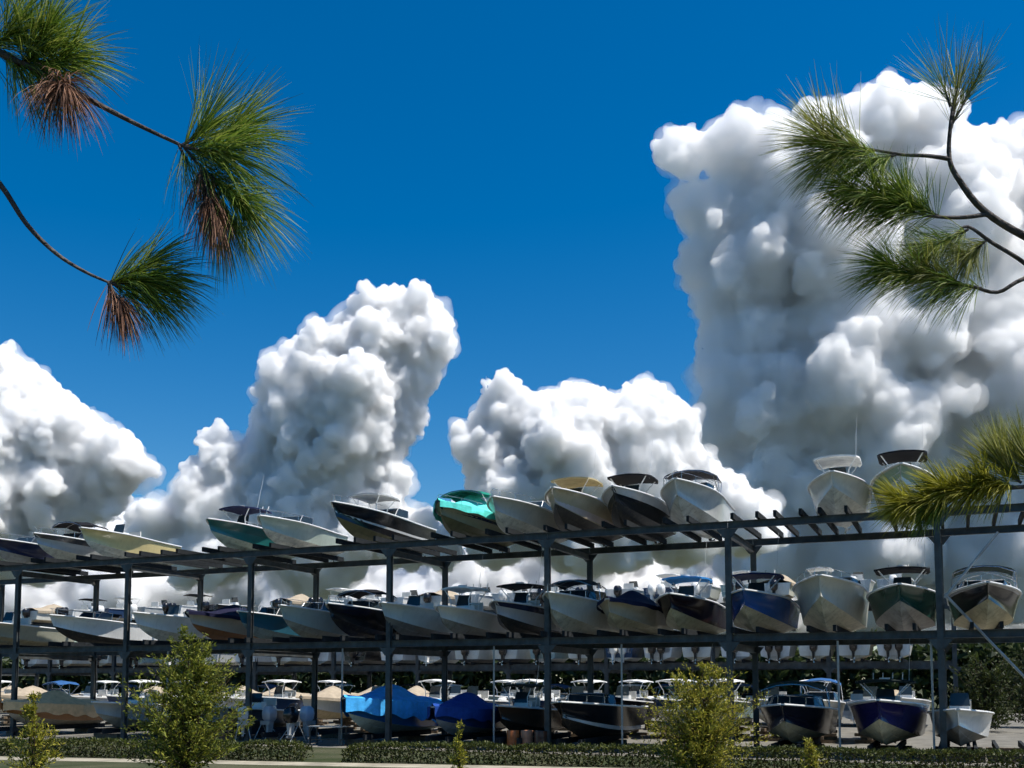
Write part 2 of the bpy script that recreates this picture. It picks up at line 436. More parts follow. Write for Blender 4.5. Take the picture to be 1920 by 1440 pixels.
            for k in range(3):
                a = k * 2.094; q = Vector((math.cos(a), 0, math.sin(a))); pq = Vector((-math.sin(a), 0, math.cos(a)))
                c = Vector((x, y + .3, .0)); m.add([c + q * .04 + pq * .02, c + q * .19 + pq * .09 + Vector((0, .03, 0)), c + q * .2 - pq * .02, c + q * .04 - pq * .03 + Vector((0, .02, 0))], [(0, 1, 2, 3)])
            m.build('propeller', STEEL, ob)

def gel(c, dirt=.25): return paint('gelcoat', c, .2, .55, .05, scale=1.3, dirt=dirt, dirtcol=tuple(x * .45 + .03 for x in c))
def antifoul(c): return paint('bottom_paint', c, .6, .3, .15, scale=2.2, dirt=.5, dirtcol=(.12, .1, .06))
def canvas(c): return paint('canvas', c, .85, .15, .14, scale=3, bump=.25, bscale=9)
WHITE = (.74, .74, .71); OFFW = (.66, .65, .58); CREAM = (.68, .56, .27); GREY = (.42, .43, .43); BLACK = (.010, .010, .012); NAVY = (.012, .018, .06)
TEAL = (.02, .17, .17); BLUE = (.02, .09, .30); DGREEN = (.02, .075, .055); TAN = (.5, .42, .28); OLIVE = (.14, .13, .06); PURPLE = (.022, .018, .10); BROWN = (.1, .045, .02); PALEG = (.5, .58, .5)
BOATS = []
SPEC = []
def boat(px, level, label, name, hull=WHITE, bottom=OFFW, stripe=None, deck=WHITE, top='ttop', topc=BLACK, motor=BLACK, motors=1, rail=None, style='console', L=7.4, B=2.75, H=1.6, over=.9, **kw):
    s = along(px, LEVELS[level] + .16 + H, over)
    SPEC.append(dict(level=level, s=s, label=label, name=name, hull=hull, bottom=bottom, stripe=stripe, deck=deck, top=top, topc=topc, motor=motor, motors=motors, rail=rail, style=style, L=L, B=B, H=H, over=over, kw=kw))
def launch_all():
    for lv in range(3):
        q = sorted([d for d in SPEC if d['level'] == lv], key=lambda d: d['s'])
        for it in range(12):                       # slide neighbours apart until hulls clear each other
            for a, b in zip(q, q[1:]):
                need = (a['B'] + b['B']) / 2 + .07; gap = b['s'] - a['s']
                if gap < need:
                    e = (need - gap); f = min(.12, e * .25)
                    a['s'] -= f; b['s'] += f
                    if it > 2:
                        k = max(.9, gap / need); a['B'] = max(2.0, a['B'] * k); b['B'] = max(2.0, b['B'] * k)
    for d in SPEC:
        z = LEVELS[d['level']] + .16
        c = P0 - U * d['s'] + N * (d['L'] / 2 - d['over'])
        root = thing(d['name'], d['label'], 'boat', (c.x, c.y, z), -PHI + R(random.Random(d['label']).uniform(-1.3, 1.3)))
        st = d['stripe']
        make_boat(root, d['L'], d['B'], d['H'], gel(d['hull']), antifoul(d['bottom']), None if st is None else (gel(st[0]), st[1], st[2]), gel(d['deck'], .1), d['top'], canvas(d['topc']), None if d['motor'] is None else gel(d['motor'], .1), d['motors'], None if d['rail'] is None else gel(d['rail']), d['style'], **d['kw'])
        BOATS.append((d['level'], d['s'], d['B']))

# top tier
CC, BR, CU, KB = 'center_console_boat', 'bowrider_boat', 'cuddy_cabin_boat', 'covered_boat'
boat(-25, 2, 'dark navy hulled boat with folded black bimini at the far end of the top tier', BR, NAVY, GREY, style='bow', top='folded', L=6.6, H=1.45)
boat(64, 2, 'grey boat shaded by a black bimini, on the top tier beside the cream boat', BR, GREY, OFFW, style='bow', top='bimini', topc=BLACK, L=6.6, H=1.5, stripe=((.05, .05, .055), .62, .97))
boat(150, 2, 'cream yellow center console with black motor and open deck on the top tier', CC, CREAM, OFFW, top='none', L=6.8, H=1.6, rail=WHITE)
boat(388, 2, 'dark teal hulled boat with black T-top on the top tier', CC, TEAL, PALEG, top='ttop', topc=NAVY, L=6.9, H=1.55, stripe=((.02, .13, .12), .5, .98), rail=WHITE)
boat(484, 2, 'pale green open boat between the teal boat and the long black one', BR, PALEG, OFFW, style='bow', top='none', L=6.6, H=1.5)
boat(625, 2, 'long black hulled boat with white deck and grey tower top overhanging the top tier', CU, BLACK, OLIVE, style='cuddy', top='hard', topc=GREY, L=8.4, H=1.75, B=2.6, over=1.7, rail=WHITE, stripe=((.6, .6, .58), .30, .40))
boat(822, 2, 'boat under a turquoise canvas cover with navy rub rail on the top tier', KB, (.30, .29, .2), OLIVE, top='cover', topc=(.12, .72, .62), L=7.0, H=1.5, rail=NAVY, peak=1.0, second_top='bimini', style='bow', drape=.42, stripe=(NAVY, .5, .64))
boat(925, 2, 'grey-white cuddy boat with bare windshield beside the turquoise covered boat', CU, (.5, .5, .45), OFFW, style='cuddy', top='none', L=7.0, H=1.55)
boat(1037, 2, 'tan hulled boat with beige hardtop and dark bottom on the top tier', CC, TAN, (.05, .045, .04), top='hard', topc=(.45, .38, .22), L=7.2, H=1.75, deck=(.6, .5, .32), stripe=((.6, .5, .45), .05, .35))
boat(1150, 2, 'black hulled boat with grey bow and black canopy on the top tier', CC, BLACK, (.02, .02, .02), top='ttop', topc=BLACK, L=7.2, H=1.6, stripe=((.5, .5, .5), .62, .98))
boat(1257, 2, 'grey-white boat with dark bimini, last of the row of five on the top tier', BR, (.55, .55, .52), (.5, .49, .43), style='bow', top='bimini', topc=(.03, .03, .035), L=7.2, H=1.7)
boat(1560, 2, 'small white skiff with white T-top standing alone on the top tier', CC, OFFW, OFFW, top='ttop', topc=WHITE, L=6.0, B=2.5, H=1.5, motor=WHITE)
boat(1683, 2, 'white boat with pale green side and black topped console behind pine needles', CC, OFFW, PALEG, top='ttop', topc=BLACK, L=6.8, B=2.6, H=1.6, stripe=((.3, .42, .3), .35, .9))
# middle tier
boat(-70, 1, 'grey-olive hulled skiff with black canopy at the far end of the middle tier', CC, (.34, .34, .26), (.3, .3, .22), top='none', H=1.5)
boat(92, 1, 'long white boat with dark bottom and black folded top on the middle tier', BR, WHITE, (.03, .03, .03), style='bow', top='folded', L=7.4, H=1.6, over=1.1)  # near-black bottom colour carries the shadow beneath this white hull
boat(248, 1, 'white hulled open boat with beige bottom on the middle tier', CC, WHITE, OFFW, top='none', H=1.6)
boat(350, 1, 'beige boat under a navy canvas cover on the middle tier', KB, (.48, .43, .36), (.3, .13, .05), top='cover', topc=(.012, .012, .035), H=1.5)
boat(447, 1, 'slate blue sided boat with white rails and deck beside the navy covered boat', BR, (.03, .13, .19), (.3, .4, .42), style='bow', top='none', L=6.4, B=2.25, H=1.5, over=.5)
boat(522, 1, 'pale grey-green boat with low black folded top on the middle tier', BR, (.42, .48, .43), (.36, .36, .3), style='bow', top='folded', H=1.7, B=2.3)
boat(614, 1, 'black hulled boat with bright white gunwale and black canopy on the middle tier', BR, BLACK, (.012, .012, .012), style='bow', top='bimini', topc=BLACK, H=1.7, over=1.0)
boat(716, 1, 'white and sea green boat with tangled rod rack on the middle tier', CC, (.5, .55, .52), (.2, .21, .2), top='none', H=1.65)
boat(822, 1, 'low white skiff with stacked white and black canopy on the middle tier', CC, OFFW, (.3, .3, .27), top='ttop', topc=WHITE, L=6.4, B=2.4, H=1.4)
boat(927, 1, 'light grey boat with navy sheer band and black canopy on the middle tier', CC, (.46, .45, .45), (.03, .03, .03), top='ttop', topc=BLACK, H=1.55, stripe=((.02, .02, .05), .66, .98))
boat(1034, 1, 'tall plain grey-white bow with dark bimini on the middle tier', BR, (.55, .54, .46), (.5, .48, .38), style='bow', top='bimini', topc=(.03, .035, .04), H=1.85, B=2.6)
boat(1142, 1, 'beige boat with navy bow cover and white gunwale on the middle tier', KB, (.5, .45, .34), (.42, .38, .25), top='cover', topc=(.015, .02, .05), H=1.45)
boat(1244, 1, 'maroon black hulled boat with white gunwale and bright blue top on the middle tier', CC, (.018, .008, .009), (.45, .42, .27), top='ttop', topc=(.03, .22, .55), H=1.6)
boat(1392, 1, 'royal blue hulled boat with beige bottom and navy canopy on the middle tier', CC, BLUE, (.48, .43, .3), top='ttop', topc=NAVY, H=1.65, B=2.9)
boat(1535, 1, 'big pale grey bow with flared sides on the middle tier', CU, (.58, .55, .46), (.55, .5, .36), style='cuddy', top='none', H=2.1, B=3.0, L=8.0, over=1.2)
boat(1683, 1, 'dark green hulled boat with grey bottom and black topped console on the middle tier', CC, DGREEN, (.38, .35, .32), top='ttop', topc=BLACK, H=1.65, B=2.9)
boat(1848, 1, 'black hulled boat with beige bottom and dark green bimini on the middle tier', BR, BLACK, (.46, .4, .25), style='bow', top='bimini', topc=(.015, .03, .025), H=1.6, stripe=((.35, .35, .38), .86, .99))
# ground tier
boat(5, 0, 'boat under an orange tan canvas cover on the ground tier', KB, (.28, .13, .05), (.4, .36, .3), top='cover', topc=(.7, .47, .25), H=1.55, L=6.8, drape=.75, peak=.75, B=3.0)
boat(172, 0, 'bare grey hull with sharp pale stem on the ground tier behind the tall shrub', CC, (.45, .45, .42), (.36, .36, .31), top='none', H=1.6)
boat(292, 0, 'white open boat almost hidden behind the tall shrub on the ground tier', CC, WHITE, (.2, .2, .18), top='none', H=1.5)
boat(648, 0, 'boat wrapped in a bright sky blue tarpaulin on the ground tier', KB, (.02, .12, .35), (.3, .4, .4), top='cover', topc=(.07, .43, .88), L=8.0, H=1.9, B=3.2, over=1.4, drape=1.0, peak=.8)
boat(812, 0, 'boat under a dark royal blue cover beside the sky blue tarpaulin', KB, (.015, .05, .2), (.2, .25, .3), top='cover', topc=(.015, .06, .28), L=6.6, H=1.5, drape=.7)
boat(1050, 0, 'black hulled boat with white deck and grey waterline on the ground tier', BR, BLACK, (.015, .015, .015), style='bow', top='folded', H=1.8, L=8.6, B=3.15, over=1.6, stripe=((.55, .53, .48), .0, .16), deck=(.8, .8, .78), rail=WHITE)
boat(1262, 0, 'grey open boat half hidden by the yellow-green shrub on the ground tier', CC, (.4, .4, .38), (.3, .28, .2), top='ttop', topc=(.05, .1, .08), H=1.45)
boat(1465, 0, 'navy black boat with bright white bow deck and dark green canopy on the ground tier', BR, (.012, .012, .022), (.36, .34, .24), style='bow', top='bimini', topc=(.02, .05, .04), H=1.75, B=3.1, L=8, over=1.3)
boat(1655, 0, 'purple navy boat with white gunwale and cream bottom on the ground tier', CC, PURPLE, (.62, .56, .38), top='ttop', topc=(.012, .02, .018), H=1.95, B=3.1, L=8, over=1.3, stripe=((.6, .6, .66), .9, .995))
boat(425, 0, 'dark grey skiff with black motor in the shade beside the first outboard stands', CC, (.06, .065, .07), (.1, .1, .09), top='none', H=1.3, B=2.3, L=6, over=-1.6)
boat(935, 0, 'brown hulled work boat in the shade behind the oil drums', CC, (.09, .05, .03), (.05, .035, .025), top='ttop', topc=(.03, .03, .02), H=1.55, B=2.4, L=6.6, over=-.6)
boat(1795, 0, 'plain white hull standing by the rack corner behind the pipe props', CC, WHITE, (.25, .24, .22), top='none', H=1.6, B=2.5)
launch_all()

# ------------------------------------------------------------------ the steel rack itself
def ibeam(m, a, b, w_, h, up=Vector((0, 0, 1)), t=.025):
    a = Vector(a); b = Vector(b); d = (b - a).normalized(); sd = d.cross(up).normalized(); up2 = sd.cross(d)
    rot = Matrix((sd, d, up2)).transposed(); ln = (b - a).length; c = (a + b) / 2
    m.box(c + up2 * (h / 2 - t / 2), (w_, ln, t), rot); m.box(c - up2 * (h / 2 - t / 2), (w_, ln, t), rot); m.box(c, (t, ln, h - 2 * t), rot)
    return m
def make_rack(name, label, base, i0, i1, levels, slots, braces=False, wide=.245, second=False):
    root = thing(name, label, 'boat rack', (base.x, base.y, 0), -PHI)     # local x = along U, local y = along N
    H = levels[-1]
    hm = {}
    def part(key, nm, mat, fn, loc):
        if key not in hm:
            m = MB(); fn(m); o = m.build(nm, mat, root); hm[key] = o
        else:
            o = place_copy(hm[key], root)
        o.location = loc; return o
    for i in range(i0, i1 + 1):
        x = -i * BAY
        for y in (0, DEEP):
            p = part('post', 'post', RACK, lambda m: ibeam(m, (0, 0, .02), (0, 0, H - .36), wide, wide, Vector((0, 1, 0)), .03), (x, y, 0))
            part('plate', 'base_plate', RACK, lambda m: m.box((0, 0, .02), (.55, .55, .04)), (x, y, 0))
        for z in levels[1:]:
            for y in (0, DEEP):
                part('gus', 'gusset_plate', RACK, lambda m: (m.hexa([(-.17, -.012, -.75), (.17, -.012, -.75), (.17, .012, -.75), (-.17, .012, -.75)], [(-.46, -.012, -.372), (.46, -.012, -.372), (.46, .012, -.372), (-.46, .012, -.372)])), (x, y - wide / 2 - .016, z))
            part('cross', 'cross_beam', RACK, lambda m: ibeam(m, (0, wide / 2 + .02, 0), (0, DEEP - wide / 2 - .02, 0), .16, .30), (x, 0, z - .52))
            if i < i1:
                part('fb', 'front_beam', RACK, lambda m: ibeam(m, (-BAY + .006, 0, 0), (-.006, 0, 0), .2, .31 if braces else .5), (x, 0, z - .18))
                part('rb', 'rear_beam', RACK, lambda m: ibeam(m, (-BAY + .006, 0, 0), (-.006, 0, 0), .2, .31 if braces else .5), (x, DEEP, z - .18))
                if second: part('mb', 'middle_beam', RACK, lambda m: ibeam(m, (-BAY + .1, 0, 0), (-.1, 0, 0), .14, .24), (x, DEEP * .55, z - .13))
    for lv, s, B in slots:
        for k in (-.52, .52):
            part('bunk', 'bunk', CARPET, lambda m: (m.box((0, DEEP / 2 - .1, .125), (.13, DEEP + .9, .25))), (-s + k, 0, levels[lv] + .004))
        if lv == 0:
            for yy in (.3, DEEP - .6):
                part('block', 'ground_block', WOOD, lambda m: m.box((0, 0, levels[0] / 2 - .01), (1.7, .3, levels[0] - .03)), (-s, yy, .0))
    if braces:
        for px in (312, 640, 925, 1165, 1572, 1748):
            m = MB(); m.tube([(0, 0, .02), (0, 0, levels[1] - .37)], .045, 8); m.box((0, 0, .03), (.24, .24, .03)); o = m.build('pipe_prop', RACKL, root); o.location = (-along(px, 3, .02), .05, .0)
        x = BAY
        for (a, b) in (((x + .2, -.1, 6.55), (x + 5.6, -.1, .05)), ((x + .2, -.1, 6.4), (x + 2.2, -.1, 8.9))):
            m = MB(); m.tube([a, b], .055, 6); m.build('diagonal_brace', RACKL, root)
    return root
slots = list(BOATS)
# empty berths keep their bunks
for px in (262, 330, 730, 1400, 1480, 1790, 1900): slots.append((2, along(px, 10, 0), 2.4))
for px in (420, 520, 960, 1790, 1900): slots.append((0, along(px, .3, 0), 2.4))
rack = make_rack('boat_rack', 'three tier dark steel boat rack holding rows of boats above the hedge', P0, -3, 7, LEVELS, slots, True)

# the concrete yard under and between the racks
yd = MB(); c0 = P0 + U * 60 - N * 2.2; c1 = P0 - U * 110 - N * 2.2; c2 = P0 - U * 110 + N * 75; c3 = P0 + U * 60 + N * 75
yd.add([(c.x, c.y, .012) for c in (c0, c1, c2, c3)], [(0, 3, 2, 1)])
yard = yd.raw('yard_pavement', YARD); yard['kind'] = 'structure'

# ------------------------------------------------------------------ second rack across the aisle, sterns towards us
FB = P0 + N * 33 ; FLEV = (.3, 4.55, 9.0)
rng = random.Random(5)
protos = []
kinds = [('none', WHITE, (.3, .32, .3), BLACK, 'white open boat with black outboard, stern out'), ('ttop', WHITE, OFFW, BLACK, 'white boat with black T-top, stern out'),
         ('none', (.4, .42, .42), OFFW, WHITE, 'grey boat with white outboard, stern out'), ('bimini', OFFW, (.03, .03, .03), BLACK, 'off-white boat with blue bimini, stern out'),
         ('ttop', (.02, .05, .12), OFFW, WHITE, 'navy boat with white T-top, stern out'), ('cover', OFFW, TAN, BLACK, 'boat under a tan canvas cover, stern out'),
         ('none', BLACK, (.2, .18, .15), BLACK, 'black boat with open deck, stern out'), ('ttop', (.3, .42, .42), OFFW, BLACK, 'sea green boat with white T-top, stern out')]
tier_names = ('ground tier', 'middle tier', 'top tier')
tcs = [BLACK, BLACK, NAVY, (.03, .1, .25), WHITE, (.36, .3, .22), BLACK, WHITE]
for i, (tp, hc, bc, mc, lb) in enumerate(kinds):
    r = thing('stored_boat', lb, 'boat'); make_boat(r, 6.8, 2.4, 1.5, gel(hc), antifoul(bc), None, gel(WHITE, .1), tp, canvas(tcs[i]), gel(mc, .1), 1 + (i % 3 == 1), None, 'bow' if tp == 'bimini' else 'console', detail=False)
    protos.append(r)
used = set(); fslots = []
def far_boat(s, lv, aisle=0):
    i = rng.randrange(len(protos))
    src = protos[i]
    o = src if i not in used else copy_tree(src)
    used.add(i)
    p = FB - U * s + N * 3.0
    o.location = (p.x, p.y, FLEV[lv] + .16); o.rotation_euler = (0, 0, math.pi - PHI)
    o['label'] = kinds[i][4] + ", far rack's " + tier_names[lv]
    o['group'] = o['label']
    if aisle:
        p = P0 - U * s + N * (aisle + rng.uniform(-1, 1)); o.location = (p.x, p.y, .75); o.rotation_euler = (0, 0, -PHI + rng.uniform(-.12, .12))
        o['label'] = kinds[i][4].replace(', stern out', '') + ' on stands in the aisle behind the front rack'; o['group'] = o['label']
        stands.append(o)
    else: fslots.append((lv, s, 2.4))
stands = []
k = 0
for lv in range(3):
    x = 60.0
    while x < 1740:
        if rng.random() > .05: far_boat(along(x, FLEV[lv], 0, FB), lv)
        x += 66 + 10 * (x / 1900)
x = -20.0
while x < 1700:
    if rng.random() > .1: far_boat(along(x, .8, -13.5), 0, 13.5)
    x += 92
x = 20.0
while x < 1760:
    if rng.random() > .1: far_boat(along(x, .8, -23), 0, 23)
    x += 84
for i, p in enumerate(protos):
    if i not in used: far_boat(along(1790, 5, 0, FB), 1)
s0 = along(1790, 5, 0, FB); n_l = int((along(-60, 5, 0, FB) - s0) / BAY) + 1
FB2 = FB - U * s0
far = make_rack('far_boat_rack', 'second steel boat rack across the aisle, seen through the front rack', FB2, 0, n_l, FLEV, [(l, s - s0, b) for l, s, b in fslots if l > 0], False, .3)

# timber cribs that carry the boats in the aisle
cb = MB(); cb.box((0, 0, .09), (1.5, .22, .16)); cb.box((0, 0, .26), (.22, .9, .16)); cb.box((0, 0, .43), (1.5, .22, .16)); cb.box((0, 0, .60), (.22, .9, .16)); cb.box((0, 0, .73), (.9, .2, .08))
crib0 = None
for o in stands:
    for dy in (-2.0, 2.0):
        p = o.location + Matrix.Rotation(o.rotation_euler.z, 3, 'Z') @ Vector((0, dy, 0))
        if crib0 is None: c = crib0 = cb.build('timber_crib', WOOD)
        else: c = place_copy(crib0)
        c.location = (p.x, p.y, .012); c.rotation_euler = (0, 0, o.rotation_euler.z)
        tag(c, 'stacked timber crib under a boat in the aisle', 'crib', 'timber cribs under the aisle boats')

# ------------------------------------------------------------------ kerb strip and hedge before the rack
HD = Vector((math.cos(R(13.4)), -math.sin(R(13.4)), 0)); HN = Vector((math.sin(R(13.4)), math.cos(R(13.4)), 0))
H0 = Vector((-7.6, 41.2, 0))
m = MB(); q = [H0 - HD * 40 - HN * 2.4, H0 + HD * 40 - HN * 2.4, H0 + HD * 40 - HN * .75, H0 - HD * 40 - HN * .75]
m.add([(p.x, p.y, .006) for p in q], [(0, 1, 2, 3)])
pth = m.raw('path', paint('pale_concrete', (.33, .30, .23), .9, .2, .25, scale=.9, bump=.3, bscale=20)); pth['kind'] = 'structure'

def leaf(m, c, d, nrm, ln, w_):
    """a pointed leaf, folded a little along its midrib"""
    sd = d.cross(nrm)
    if sd.length < 1e-4: sd = d.orthogonal()
    sd.normalize(); up = sd.cross(d).normalized()
    a = c; b = c + d * ln
    l = c + d * (ln * .45) + sd * (w_ / 2) + up * (w_ * .18); r_ = c + d * (ln * .45) - sd * (w_ / 2) + up * (w_ * .18)
    m.add([a, r_, b, l], [(0, 1, 2), (0, 2, 3)])
HEDGE = leafmat('hedge_leaf', [(.02, .03, .008), (.05, .065, .014), (.10, .11, .02)], .5, .25)
TWIG = paint('twig_bark', (.07, .05, .035), .9, .1, .3, scale=9)
PINEBARK = paint('pine_bark', (.10, .085, .075), .85, .15, .35, scale=14, bump=.7, bscale=30)
def hedge(x0, x1, h, th, label, seed, dens=620):
    rng = random.Random(seed); r = thing('hedge', label, 'hedge', H0, -R(13.4), 'clipped hedge runs')
    m = MB(); n = int((x1 - x0) * dens)
    for i in range(n):
        x = rng.uniform(x0, x1); hh = h * (.86 + .16 * mnoise.noise(Vector((x * .7, seed, 0))) + .1 * mnoise.noise(Vector((x * 2.7, seed, 4))))
        f = rng.random(); edge = min(1, (x - x0) * 2, (x1 - x) * 2)
        if f < .45: p = Vector((x, rng.uniform(-th / 2, th / 2), hh * rng.uniform(.9, 1.03)))
        elif f < .9: p = Vector((x, -th / 2 * rng.uniform(.8, 1.05), hh * rng.uniform(.04, 1)))
        else: p = Vector((x, th / 2 * rng.uniform(.8, 1.05), hh * rng.uniform(.04, 1)))
        p.z *= .6 + .4 * max(0, edge)
        d = Vector((rng.gauss(0, 1), rng.gauss(-.3, 1), rng.gauss(.6, .8))).normalized()
        leaf(m, p, d, Vector((rng.gauss(0, 1), rng.gauss(0, 1), rng.gauss(0, 1))), rng.uniform(.08, .17), rng.uniform(.05, .09))
    c = m.raw('foliage', HEDGE, r); c['kind'] = 'stuff'
    m = MB(); x = x0 + .2
    while x < x1:
        for k in range(3):
            m.tube([(x, 0, 0), (x + rng.uniform(-.12, .12), rng.uniform(-th / 3, th / 3), h * .5), (x + rng.uniform(-.3, .3), rng.uniform(-th / 2, th / 2), h * .85)], .014, 4, .004)
        x += .28
    s_ = m.raw('stems', TWIG, r); s_['kind'] = 'stuff'
hedge(-30, -13.4, .74, 1.0, 'low dark hedge run before the orange tan covered boat', 1)
hedge(-12.6, -.4, .78, 1.0, 'low dark hedge run before the empty ground berths and sky blue tarpaulin', 2)
hedge(1.2, 26.5, .82, 1.0, 'long low dark hedge run before the black and navy ground boats', 3)

# ------------------------------------------------------------------ shrubs and saplings before the hedge
def shrub(px, depth, h, w_, n, label, cols, seed, name='shrub', lean=0.0, taper=.97, leafl=.13, group=None, stems=6, gz=None):
    rng = random.Random(seed)
    b = at(px, 1283, depth); b.z = mound(b.x, b.y) if gz is None else gz
    r = thing(name, label, 'shrub' if name == 'shrub' else 'tree', b, 0, group)
    tips = []
    trunk = MB()
    def prof(z):  # crown half width at a height
        z = z / h
        return w_ / 2 * max(.04, (1 - taper * z) ** .8 * min(1, .75 + 1.2 * z))
    for s in range(stems):
        a = rng.uniform(0, 6.283); top = h * rng.uniform(.6, 1.0) if s else h * .98
        pts = []; rr = rng.uniform(.05, .5) * prof(top * .6)
        for k in range(7):
            f = k / 6; z = top * f
            pts.append(Vector((math.cos(a) * rr * f ** .8 + lean * z + .06 * rng.gauss(0, 1) * f, math.sin(a) * rr * f ** .8 + .06 * rng.gauss(0, 1) * f, z)))
        trunk.tube(pts, .03 * h / 4 + .008, 5, .004)
        nb = int(9 + h * 4)
        for k in range(nb):
            f = .03 + .97 * rng.random() ** 1.25; i = min(5, int(f * 6)); p = pts[i].lerp(pts[i + 1], f * 6 - i)
            an = rng.uniform(0, 6.283); reach = max(.12, prof(p.z) * rng.uniform(.35, 1.1) - .5 * math.hypot(p.x, p.y))
            rise = reach * rng.uniform(.2, 1.1)
            q = p + Vector((math.cos(an) * reach, math.sin(an) * reach, rise))
            mid = p.lerp(q, .55) + Vector((0, 0, -.06 * reach))
            trunk.tube([p, mid, q], .010, 4, .003)
            tips.append((p, mid, q))
    rng.shuffle(tips)
    tk = trunk.raw('branches', TWIG, r, True)
    m = MB()
    for i in range(n):
        p, mid, q = tips[int(len(tips) * rng.random() ** 1.35)] if i % 3 else rng.choice(tips); f = rng.random() ** .6
        c = p.lerp(mid, f * 1.8) if f < .55 else mid.lerp(q, (f - .55) / .45)
        ax = (q - p).normalized()
        d = (ax * rng.uniform(.1, 1) + Vector((rng.gauss(0, .6), rng.gauss(0, .6), rng.gauss(.15, .5)))).normalized()
        c = c + Vector((rng.gauss(0, .04), rng.gauss(0, .04), rng.gauss(0, .04)))
        leaf(m, c, d, Vector((rng.gauss(0, 1), rng.gauss(0, 1), rng.gauss(0, 1))), leafl * rng.uniform(.6, 1.3), leafl * rng.uniform(.22, .4))
    c = m.raw('crown', leafmat('shrub_leaf', cols), r); c['kind'] = 'stuff'
    return r
YG = [(.07, .09, .008), (.2, .21, .018), (.34, .31, .03), (.4, .33, .05)]
MG = [(.022, .04, .008), (.06, .085, .014), (.12, .15, .02), (.19, .20, .03)]
LG = [(.035, .055, .008), (.11, .14, .016), (.21, .23, .025), (.31, .3, .035)]
shrub(352, 33.5, 4.8, 5.3, 15000, 'tall bushy green shrub covering the bare grey boats', LG, 11, lean=.02, stems=16, leafl=.15)
shrub(70, 31, 2.7, 2.0, 3000, 'slender yellow-green sapling before the orange tan covered boat', YG, 12, stems=5)
shrub(862, 34, 1.75, .75, 700, 'thin young sapling before the dark royal blue cover', YG, 13, stems=3)
shrub(1310, 33, 3.6, 5.0, 12500, 'yellow-green round shrub before the half hidden grey boat', YG, 14, stems=15, taper=.88)
shrub(1520, 34.5, 1.15, 1.3, 800, 'small yellow-green bush at the hedge before the navy black boat', YG, 17, stems=5)
# trees beyond the near end of the racks
for i, (px, d, h, w_, lb) in enumerate(((1850, 66, 4.6, 5.5, 'broad dark tree beyond the rack end, behind the diagonal brace'), (1935, 72, 5.4, 6.5, 'taller dark tree beyond the rack end'), (2040, 62, 4.6, 6, 'dark tree beyond the yard, past the rack end'))):
    shrub(px, d, h, w_, 4200, lb, [(.012, .022, .006), (.03, .045, .01), (.07, .085, .018)], 30 + i, 'tree', taper=.55, leafl=.3, stems=9, group='trees beyond the yard', gz=0)
# the wood that closes the view behind the far rack
rng = random.Random(77); m = MB()
for i in range(24000):
    x = rng.uniform(-120, 85); y = 150 - x * .42 + rng.uniform(-4, 4)
    hh = 7.2 + 2.6 * mnoise.noise(Vector((x * .08, 3, 0))) + 1.6 * mnoise.noise(Vector((x * .33, 9, 0)))
    z = hh * rng.random() ** .6
    d = Vector((rng.gauss(0, 1), rng.gauss(0, 1), rng.gauss(0, 1))).normalized()
    leaf(m, Vector((x, y, z)), d, Vector((rng.gauss(0, 1), rng.gauss(0, 1), rng.gauss(0, 1))), rng.uniform(1.0, 2.0), rng.uniform(.6, 1.2))
wd = m.raw('far_woods', leafmat('woods_leaf', [(.012, .022, .008), (.03, .05, .015), (.06, .08, .022)])); wd['kind'] = 'stuff'; tag(wd, 'dark green wood closing the view behind the far boat rack', 'wood')

# ------------------------------------------------------------------ longleaf pines whose boughs hang into the view
NEEDLE_G = leafmat('pine_needle', [(.03, .055, .008), (.09, .17, .018), (.19, .26, .03), (.34, .36, .08)], .5, .35, .25)
NEEDLE_Y = leafmat('pine_needle_yellow', [(.08, .09, .016), (.18, .20, .03), (.31, .31, .07), (.45, .45, .24)], .5, .4, .25)
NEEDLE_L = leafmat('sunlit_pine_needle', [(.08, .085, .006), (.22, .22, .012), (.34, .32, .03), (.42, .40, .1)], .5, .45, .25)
NEEDLE_B = leafmat('dead_pine_needle', [(.06, .03, .018), (.18, .09, .055), (.34, .19, .12)], .7, .2, .2)
def needles(m, rng, axis_pts, n, ln, spread, bias, droop, wd=.0026, back=.15):
    """fascicles of three long needles along a shoot; bias pulls them towards a direction"""
    K = len(axis_pts) - 1
    for i in range(n // 3):
        f = rng.random() ** .8 * K; j = min(K - 1, int(f)); c = axis_pts[j].lerp(axis_pts[j + 1], f - j)
        ax = (axis_pts[min(K, j + 1)] - axis_pts[j]).normalized()
        o = ax.orthogonal().normalized(); o = Matrix.Rotation(rng.uniform(0, 6.283), 3, ax) @ o
        sp = spread * rng.uniform(.25, 1.15)
        d = (ax * math.cos(sp) + o * math.sin(sp) + bias * rng.uniform(.3, 1)).normalized()
        for k in range(3):
            dd = (d + Vector((rng.gauss(0, .09), rng.gauss(0, .09), rng.gauss(0, .09)))).normalized()
            L_ = ln * rng.uniform(.72, 1.1); sd = dd.cross(Vector((rng.gauss(0, 1), rng.gauss(0, 1), rng.gauss(0, 1)))).normalized()
            P = []; p = c.copy(); v = dd.copy(); st = 4
            for s in range(st + 1):
                P.append(p.copy()); v = (v + Vector((0, 0, -droop / st * (1 + s * .5)))).normalized(); p = p + v * (L_ / st)
            w2 = [wd * x for x in (.75, 1, .95, .7, .15)]
            V = []
            for s in range(st + 1): V += [P[s] - sd * w2[s] / 2, P[s] + sd * w2[s] / 2]
            m.add(V, [(2 * s, 2 * s + 1, 2 * s + 3, 2 * s + 2) for s in range(st)])
